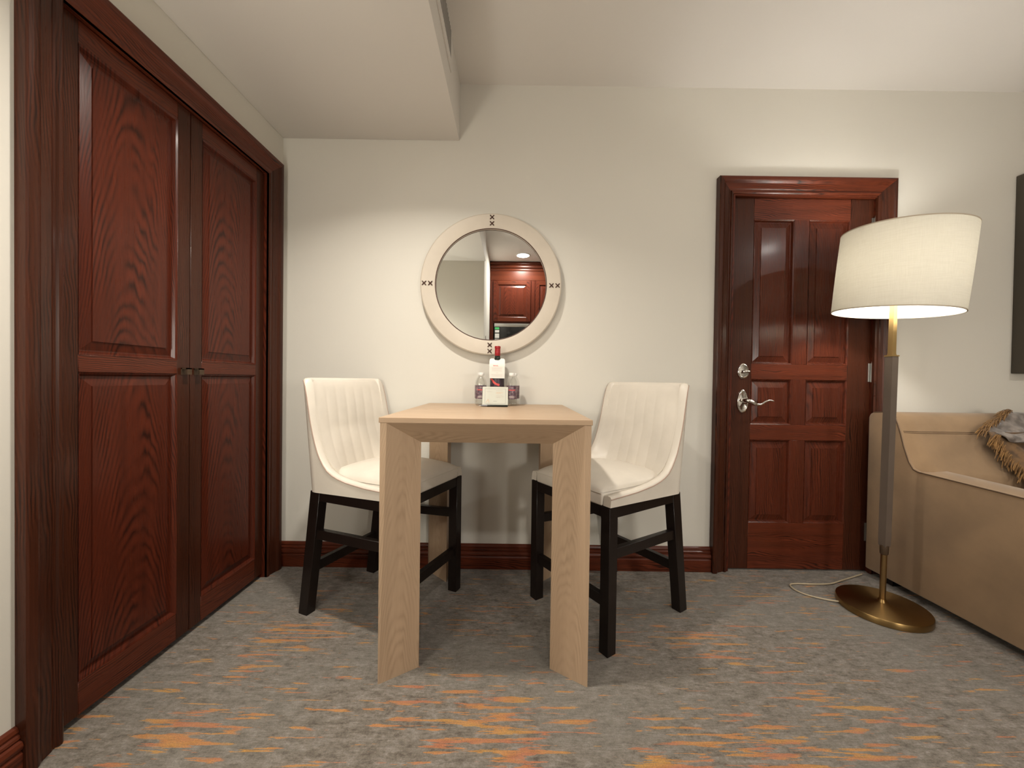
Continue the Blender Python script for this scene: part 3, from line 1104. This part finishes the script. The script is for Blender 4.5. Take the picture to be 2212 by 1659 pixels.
# pen
pn = thing('pen', 'black pen with silver tip lying in front of the white card', 'pen', (-.088, 1.835, TZ+.0052), (0, 0, R(-1)))
def xtube(name, segs, mat):
    return loft(name, [[(x, r*math.cos(2*PI*k/12), r*math.sin(2*PI*k/12)) for k in range(12)] for x, r in segs], mat, pn)
xtube('barrel', [(-.028, .0050), (-.02, .0052), (.066, .0050), (.070, .0042), (.0715, .001)], M_PEN)
xtube('grip', [(-.060, .0034), (-.052, .0042), (-.045, .0048), (-.028, .0050)], plain('pen_grey', (.16, .16, .17), .45, .5))
xtube('tip', [(-.073, .0006), (-.071, .0012), (-.062, .0030), (-.060, .0034)], M_CHROME)
mk('clip', *box_vf(.020, .066, -.0062, -.0050, -.002, .002), M_PEN, pn)

# ------------------------------------------------------------------ floor lamp
LX, LY = 1.706, 1.7435
fl = thing('floor_lamp', 'brass floor lamp with large tilted drum shade between door and sofa', 'lamp', (LX, LY, 0))
lathe('base', [(.160, 0), (.164, .002), (.165, .006), (.165, .026), (.163, .0295), (.157, .031), (.05, .033), (.018, .040), (.0135, .052), (.001, .053)], M_BRUSH, fl, seg=72)
# the pole leans half a degree to the right of the picture
sdir = Vector((.717, -.697, 0))
def ax(z):
    return sdir*(.0095*z)
def sq(z, h, rot=R(8)):
    c = ax(z)
    return [(c.x+h*1.414*math.cos(rot+PI/4+k*PI/2), c.y+h*1.414*math.sin(rot+PI/4+k*PI/2), z) for k in range(4)]
def circ(z, r, n=20):
    c = ax(z)
    return [(c.x+r*math.cos(2*PI*k/n), c.y+r*math.sin(2*PI*k/n), z) for k in range(n)]
loft('stem', [circ(.045, .0125), circ(.06, .0115), circ(.262, .0115)], M_BRASS, fl)
loft('ferrule', [circ(.256, .0125), circ(.262, .0155), circ(.288, .0160), circ(.300, .0150)], M_DARKB, fl)
sl = loft('sleeve', [sq(.292, .0115), sq(.300, .0145), sq(.34, .0155), sq(1.152, .0160), sq(1.158, .0155)], M_TAUPE, fl, angle=30)
sl['label'] = 'taupe wrapped square pole sleeve'
loft('collar', [sq(1.157, .0180), sq(1.163, .0180)], M_BRASS2, fl, angle=30)
loft('neck', [sq(1.163, .0115), sq(1.172, .0100), sq(1.50, .0092)], M_BRASS2, fl, angle=30)
# shade, tilted 4.7 degrees
SB = Vector((1.7175-LX, 1.737-LY, 1.3555))
axis = Vector((sdir.x*math.sin(R(4.7)), sdir.y*math.sin(R(4.7)), math.cos(R(4.7))))
e1 = Vector((.697, .717, 0))
e2 = axis.cross(e1).normalized()
RS, HS = .2185, .357
def sring(h, r, n=96):
    c = SB+axis*h
    return [tuple(c+e1*r*math.cos(2*PI*k/n)+e2*r*math.sin(2*PI*k/n)) for k in range(n)]
loft('lamp_shade', [sring(0, RS), sring(HS*.33, RS+.001), sring(HS*.66, RS+.001), sring(HS, RS), sring(HS, RS-.0022), sring(HS*.5, RS-.0012), sring(0, RS-.0022)], M_SHADE, fl, loop=True, caps=False, angle=60)
M_TRIM = plain('shade_binding', (.52, .44, .34), .8)
for h in (0.001, HS-.001):
    loft('shade_binding', [sring(h-.0022, RS+.0006), sring(h+.0022, RS+.0006), sring(h+.0026, RS-.001), sring(h+.0022, RS-.0030), sring(h-.0022, RS-.0030), sring(h-.0026, RS-.001)], M_TRIM, fl, loop=True, caps=False)
sp = []
hub = SB+axis*(HS-.03)
for k in range(3):
    a = 2*PI*k/3+.4
    p1 = hub+(e1*math.cos(a)+e2*math.sin(a))*(RS-.003)
    sp.append(loft_vf(tube_vf([tuple(hub), tuple(p1)], .0022, 6)))
sp.append(loft_vf(tube_vf([tuple(hub-axis*.03), tuple(hub+axis*.02)], .006, 8)))
multi('shade_spider', sp, M_BRASS2, fl, smooth=True)
hb = Vector((.014, -.0085, 1.545))
lathe('socket', [(.012, 0), (.016, .004), (.016, .045), (.012, .05)], M_BRASS2, fl, c=(hb.x, hb.y, 1.46), seg=18)
cdp = smooth_path([(1.548-LX, 1.790-LY, .010), (1.50-LX, 1.815-LY, .006), (1.445-LX, 1.850-LY, .006), (1.420-LX, 1.895-LY, .006), (1.428-LX, 1.940-LY, .006), (1.47-LX, 1.953-LY, .006),
                   (1.545-LX, 1.950-LY, .006), (1.64-LX, 1.955-LY, .006), (1.72-LX, 1.985-LY, .006), (1.83-LX, 2.030-LY, .006), (1.90-LX, 2.058-LY, .006)], 8)
c_ = tube('power_cord', cdp, .0035, M_CORD, fl, 8)
c_['label'] = 'ivory power cord looped on the carpet'

# ------------------------------------------------------------------ sofa
sf = thing('sofa', 'tan suede sofa against the back wall at the right', 'sofa', (3.0, 1.5, 0))
def S(x, y, z):
    return (x-3.0, y-1.5, z)
SX0, SX1 = 1.918, 4.05
bp = [(2.060, .045), (2.060, .855), (2.050, .874), (2.030, .885), (1.985, .890), (1.945, .886), (1.922, .868), (1.908, .835), (1.892, .790), (1.874, .725), (1.848, .655),
      (1.824, .622), (1.812, .60), (1.80, .045)]
bf = [(2.060, .045), (2.060, .855), (2.050, .874), (2.030, .885), (1.985, .890), (1.938, .887), (1.908, .870), (1.888, .836), (1.870, .790), (1.842, .725), (1.803, .655),
      (1.780, .622), (1.772, .60), (1.77, .045)]
rings = []
for x, w in ((SX0+.012, 0), (SX0+.022, .05), (SX0+.038, .5), (SX0+.055, .88), (SX0+.08, 1), (SX1-.08, 1), (SX1-.055, .88), (SX1-.038, .5), (SX1-.022, .05), (SX1-.012, 0)):
    rings.append([S(x, a[0]+(b[0]-a[0])*w, a[1]+(b[1]-a[1])*w) for a, b in zip(bp, bf)])
loft('backrest', rings, M_SOFA, sf, angle=35)
def arm(xo, xi, label=None):
    s = 1 if xi > xo else -1
    rings = []
    for (y, zt, ins) in ((1.845, .624, 0), (1.60, .619, 0), (1.30, .613, 0), (1.06, .607, 0), (1.035, .60, .006), (1.026, .59, .014)):
        r = .014
        a, b = xo+s*ins, xi-s*ins
        zt -= ins
        rings.append([S(a, y, .045), S(a, y, zt-r-.004), S(a+s*r*.3, y, zt-r*.3-.004), S(a+s*r, y, zt-.004), S((a+b)/2, y, zt+.004), S(b-s*r, y, zt+.007), S(b-s*r*.3, y, zt-r*.3+.007), S(b, y, zt-r+.007), S(b, y, .045)])
    return loft('armrest', rings, M_SOFA, sf, angle=45)
arm(SX0+.012, 2.048)
arm(SX1+.0015, SX1-.13)
box('seat_base', 2.048-3, SX1-.13-3, 1.06-1.5, 1.82-1.5, .05, .26, M_SOFA, sf, bevel=.012)
box('seat_cushion', 2.052-3, 2.98-3, 1.03-1.5, 1.80-1.5, .262, .44, M_SOFA, sf, bevel=.035, seg=4)
box('seat_cushion', 2.99-3, SX1-.134-3, 1.03-1.5, 1.80-1.5, .262, .44, M_SOFA, sf, bevel=.035, seg=4)
for x in (1.99, 3.98):
    for y in (1.12, 1.98):
        box('foot', x-.03-3, x+.03-3, y-.03-1.5, y+.03-1.5, 0, .05, M_BLACK, sf)
spf = [(1.026, .045), (1.024, .575), (1.030, .594), (1.045, .603), (1.06, .607), (1.40, .6144), (1.70, .6209), (1.800, .6235), (1.826, .632), (1.848, .660), (1.874, .727), (1.892, .791), (1.908, .836), (1.922, .868), (1.945, .886), (1.985, .8905), (2.030, .885), (2.050, .874), (2.060, .855), (2.060, .045)]
hexa('side_panel', [S(SX0, y, z) for y, z in spf], [S(SX0+.016, y, z) for y, z in spf], M_SOFA, sf, bevel=.006, seg=3)
# seams
zA = lambda y: .607+(y-1.06)*.0217
sp_ = [S(SX0-.0005, y, zA(y)-.003) for y in [1.04+.04*i for i in range(20)]]+[S(SX0+.0005, 1.826, .628)]
sp_ += [S(SX0+.001, y-.0005, z+.002) for y, z in ((1.848, .656), (1.8735, .725), (1.891, .790), (1.907, .835), (1.921, .866), (1.9445, .883), (1.985, .8865), (2.03, .8815))]
tube('seam', sp_, .0022, M_SEAM, sf, 6)
sy = 1.8705
for dz in (0, .007):
    zz = .795+dz
    tube('seam', [S(SX0+.020, sy+.0230+.26*dz, zz), S(SX0+.038, sy+.0118+.3*dz, zz), S(SX0+.056, sy+.003+.35*dz, zz), S(SX0+.08, sy+.0008+.37*dz, zz), S(SX1-.08, sy+.0008+.37*dz, zz)], .0011, M_SEAM, sf, 6)

# ------------------------------------------------------------------ throw draped over the sofa back
th = thing('throw_blanket', 'grey satin throw with gold fringe draped over the sofa back', 'blanket', (2.55, 1.85, .9))
O = Vector((2.55, 1.85, .9))
# left boundary and profile by v
TP = [(1.935, .892, 2.50), (1.905, .885, 2.45), (1.885, .862, 2.40), (1.866, .838, 2.34), (1.852, .815, 2.285), (1.838, .80, 2.262)]
def grid_cloth(name, prof, x1, nx, amp, seed, mat, thick=.006):
    rnd = random.Random(seed)
    ph = [rnd.uniform(0, 6.28) for _ in range(6)]
    P = smooth_path([Vector((p[2], p[0], p[1])) for p in prof], 6)
    nv = len(P)
    V, F = [], []
    for side in (0, 1):
        for i in range(nv):
            vv = i/(nv-1)
            for j in range(nx+1):
                u = j/nx
                x = P[i].x+(x1-P[i].x)*u
                w = amp*(math.sin(x*38+vv*3+ph[0])*.6+math.sin(x*71-vv*5+ph[1])*.4+.5*math.sin(vv*9+x*12+ph[2]))*(.4+.9*vv)
                y = P[i].y-abs(amp)*1.2-w
                z = P[i].z+amp*.8+w*.45
                if side:
                    y += thick*.7
                    z -= thick*.7
                V.append((x-O.x, y-O.y, z-O.z))
    n1 = nx+1
    for side in (0, 1):
        b = side*nv*n1
        for i in range(nv-1):
            for j in range(nx):
                a = b+i*n1+j
                F.append((a, a+1, a+n1+1, a+n1))
    b = nv*n1
    for i in range(nv-1):
        F.append((i*n1, (i+1)*n1, b+(i+1)*n1, b+i*n1))
        F.append((i*n1+nx, (i+1)*n1+nx, b+(i+1)*n1+nx, b+i*n1+nx))
    for j in range(nx):
        F.append((j, j+1, b+j+1, b+j))
        e = (nv-1)*n1
        F.append((e+j, e+j+1, b+e+j+1, b+e+j))
    return mk(name, V, F, mat, th, smooth=True, angle=70)
a_ = grid_cloth('top_fold', TP, 3.02, 60, .010, 3, M_SATIN)
TP2 = [(1.838, .80, 2.262), (1.828, .775, 2.260), (1.812, .735, 2.265), (1.790, .69, 2.282), (1.762, .64, 2.31), (1.735, .585, 2.345), (1.72, .53, 2.37), (1.712, .475, 2.39)]
b_ = grid_cloth('hanging_fold', TP2, 3.00, 70, .014, 5, M_GOLDCL)
TP3 = [(1.838, .804, 2.30), (1.820, .793, 2.31), (1.800, .772, 2.34), (1.793, .757, 2.40)]
c3 = grid_cloth('loose_fold', TP3, 2.98, 50, .012, 8, M_SATIN)
# fringe
rnd = random.Random(11)
fr = []
edge = smooth_path([Vector((p[2], p[0], p[1]+.010)) for p in TP], 8)
for i, p in enumerate(edge):
    for k in range(3):
        q = p-O+Vector((rnd.uniform(-.002, .012), rnd.uniform(-.016, -.004), rnd.uniform(-.003, .006)))
        L = rnd.uniform(.030, .058)
        dr = Vector((-1, rnd.uniform(-.5, .2), rnd.uniform(-.25, .35))).normalized()
        mid_ = q+dr*L*.5+Vector((0, 0, .004))
        end = q+dr*L+Vector((0, 0, -.012-rnd.random()*.02))
        fr.append(loft_vf(tube_vf(smooth_path([q, mid_, end], 3), [.0016]*6+[.0008], 5)))
edge2 = smooth_path([Vector((p[2], p[0]-.016, p[1]+.004)) for p in TP2], 8)
for i, p in enumerate(edge2):
    for k in range(3):
        q = p-O+Vector((rnd.uniform(.0, .035), rnd.uniform(-.030, -.008), rnd.uniform(-.003, .006)))
        L = rnd.uniform(.030, .06)
        dr = Vector((rnd.uniform(-.75, -.1), rnd.uniform(-.3, .1), -1)).normalized()
        fr.append(loft_vf(tube_vf(smooth_path([q, q+dr*L*.5+Vector((-.003, 0, 0)), q+dr*L], 3), [.0017]*6+[.0008], 5)))
fo = multi('fringe', fr, M_FRINGE, th, smooth=True)
fo['kind'] = 'stuff'

# ------------------------------------------------------------------ picture at the right edge
pc = thing('wall_picture', 'dark brown deep-edged picture on the back wall above the sofa, cut by the frame edge', 'picture', (3.26, D-.001, 1.64))
PX0, PX1, PZ0, PZ1 = 2.712-3.26, 3.815-3.26, 1.100-1.64, 2.165-1.64
w = .05
for (x0, x1, z0, z1) in ((PX0, PX0+w, PZ0, PZ1), (PX1-w, PX1, PZ0, PZ1), (PX0+w, PX1-w, PZ0, PZ0+w), (PX0+w, PX1-w, PZ1-w, PZ1)):
    box('frame_side', x0, x1, -.062, 0, z0, z1, M_PICT, pc, bevel=.003)
M_ART = plain('muted_canvas', (.22, .19, .15), .8, 0, .3, 4)
box('canvas', PX0+w, PX1-w, -.045, -.01, PZ0+w, PZ1-w, M_ART, pc)

# ------------------------------------------------------------------ kitchen behind the camera (seen in the mirror)
KY = -1.10
kc = thing('kitchen_cabinet', 'tall dark cherry kitchen cabinet with crown moulding, reflected in the mirror', 'cabinet', (.25, KY-.30, 0))
def K(n, x0, x1, y0, y1, z0, z1, mt, par=kc, bv=0):
    return box(n, x0-.25, x1-.25, y0-(KY-.30), y1-(KY-.30), z0, z1, mt, par, bevel=bv)
KX0, KX1 = KX+.004, 1.20
K('side_panel', KX0, KX0+.05, KY-.60, KY, .002, 2.50, CHERRY['z'])
K('side_panel', .245, .295, KY-.60, KY, .002, 2.50, CHERRY['z'])
K('side_panel', KX1-.05, KX1, KY-.60, KY, .002, 2.50, CHERRY['z'])
K('back_panel', KX0+.05, KX1-.05, KY-.60, KY-.58, .002, 2.50, CHERRY['z'])
K('top_frieze', KX0, KX1, KY-.60, KY+.004, 2.375, 2.50, CHERRY['x'])
for i, (z0, z1, p) in enumerate(((2.50, 2.535, .015), (2.535, 2.575, .035), (2.575, 2.612, .055))):
    K('crown_moulding', KX0, KX1, KY-.60, KY+p, z0, z1, CHERRY['x'], bv=.006)
K('shelf', KX0+.05, .245, KY-.58, KY-.002, 1.795, 1.815, CHERRY['x'])
K('shelf', KX0+.05, .245, KY-.58, KY-.002, 1.435, 1.465, CHERRY['x'])
kit3 = lambda a, z, p: (a-.25, KY+.02+p-(KY-.30), z)
def cab_door(x0, x1, z0, z1):
    r = bpy.data.objects.new('cabinet_door', None)
    COL.objects.link(r)
    r.parent = kc
    st = .055
    th = .02
    bar('stile', x0, x0+st, z0, z1, kit3, CHERRY['z'], r, th)
    bar('stile', x1-st, x1, z0, z1, kit3, CHERRY['z'], r, th)
    bar('rail', x0+st, x1-st, z0, z0+st, kit3, CHERRY['x'], r, th)
    bar('rail', x0+st, x1-st, z1-st, z1, kit3, CHERRY['x'], r, th)
    raised_panel('panel', x0+st, x1-st, z0+st, z1-st, kit3, CHERRY['z'], r, bev=.03, rec=.012)
cab_door(-.262, .240, 1.815, 2.368)
cab_door(.300, .745, 1.20, 2.368)
cab_door(.750, 1.195, 1.20, 2.368)
cab_door(-.262, .240, .10, 1.43)
cab_door(.300, .745, .10, 1.195)
cab_door(.750, 1.195, .10, 1.195)
mw = thing('microwave', 'stainless and black microwave set in the kitchen cabinet, reflected in the mirror', 'microwave', (-.008, KY-.25, 1.466))
def W(n, x0, x1, y0, y1, z0, z1, mt, bv=0):
    return box(n, x0+.008, x1+.008, y0-(KY-.25), y1-(KY-.25), z0-1.466, z1-1.466, mt, mw, bevel=bv)
W('body', -.250, .232, KY-.45, KY, 1.466, 1.790, M_VOID)
W('top_band', -.248, .230, KY+.0005, KY+.012, 1.742, 1.788, M_STEEL, .003)
W('door_glass', -.172, .230, KY+.0005, KY+.010, 1.468, 1.740, plain('black_glass_door', (.012, .012, .012), .08, 0, 0), .002)
W('control_panel', -.248, -.174, KY+.0005, KY+.008, 1.468, 1.740, M_VOID)
W('display', -.240, -.180, KY+.008, KY+.009, 1.708, 1.735, M_LCD)
for z0, z1 in ((1.664, 1.698), (1.590, 1.650), (1.50, 1.578)):
    W('keypad', -.238, -.180, KY+.008, KY+.0095, z0, z1, M_WHITEPL)
# thermostat on the end wall
ts = thing('wall_control', 'small white wall control plate on the hall wall, reflected in the mirror', 'switch', (KX, -.36, 1.47))
box('plate', .0005, .010, -.035, .035, -.06, .06, M_WHITEPL, ts, bevel=.003)
box('rocker', .010, .014, -.014, .014, -.03, .03, M_WHITEPL, ts, bevel=.002)

# ------------------------------------------------------------------ brass stands added out of view under the two fill lights
def fill_light_stand(x, y, z, r, label):
    g = thing('fill_light_stand', label, 'lamp', (x, y, 0))
    lathe('base', [(.11, 0), (.115, .004), (.115, .018), (.10, .022), (.014, .026)], M_BRASS, g, seg=40)
    lathe('pole', [(.010, .022), (.010, z-r-.03)], M_BRASS, g, seg=16)
    lathe('cup', [(.010, z-r-.035), (r*.45, z-r-.020), (r*.50, z-r*.90), (r*.46, z-r*.90), (.008, z-r-.012)], M_BRASS, g, seg=28)
fill_light_stand(1.35, -1.25, 1.25, .20, 'added brass stand for an unseen fill light, behind the camera at the right')
fill_light_stand(-1.0, .09, 1.22, .15, 'added brass stand for an unseen fill light, beside the left wall near the closet')
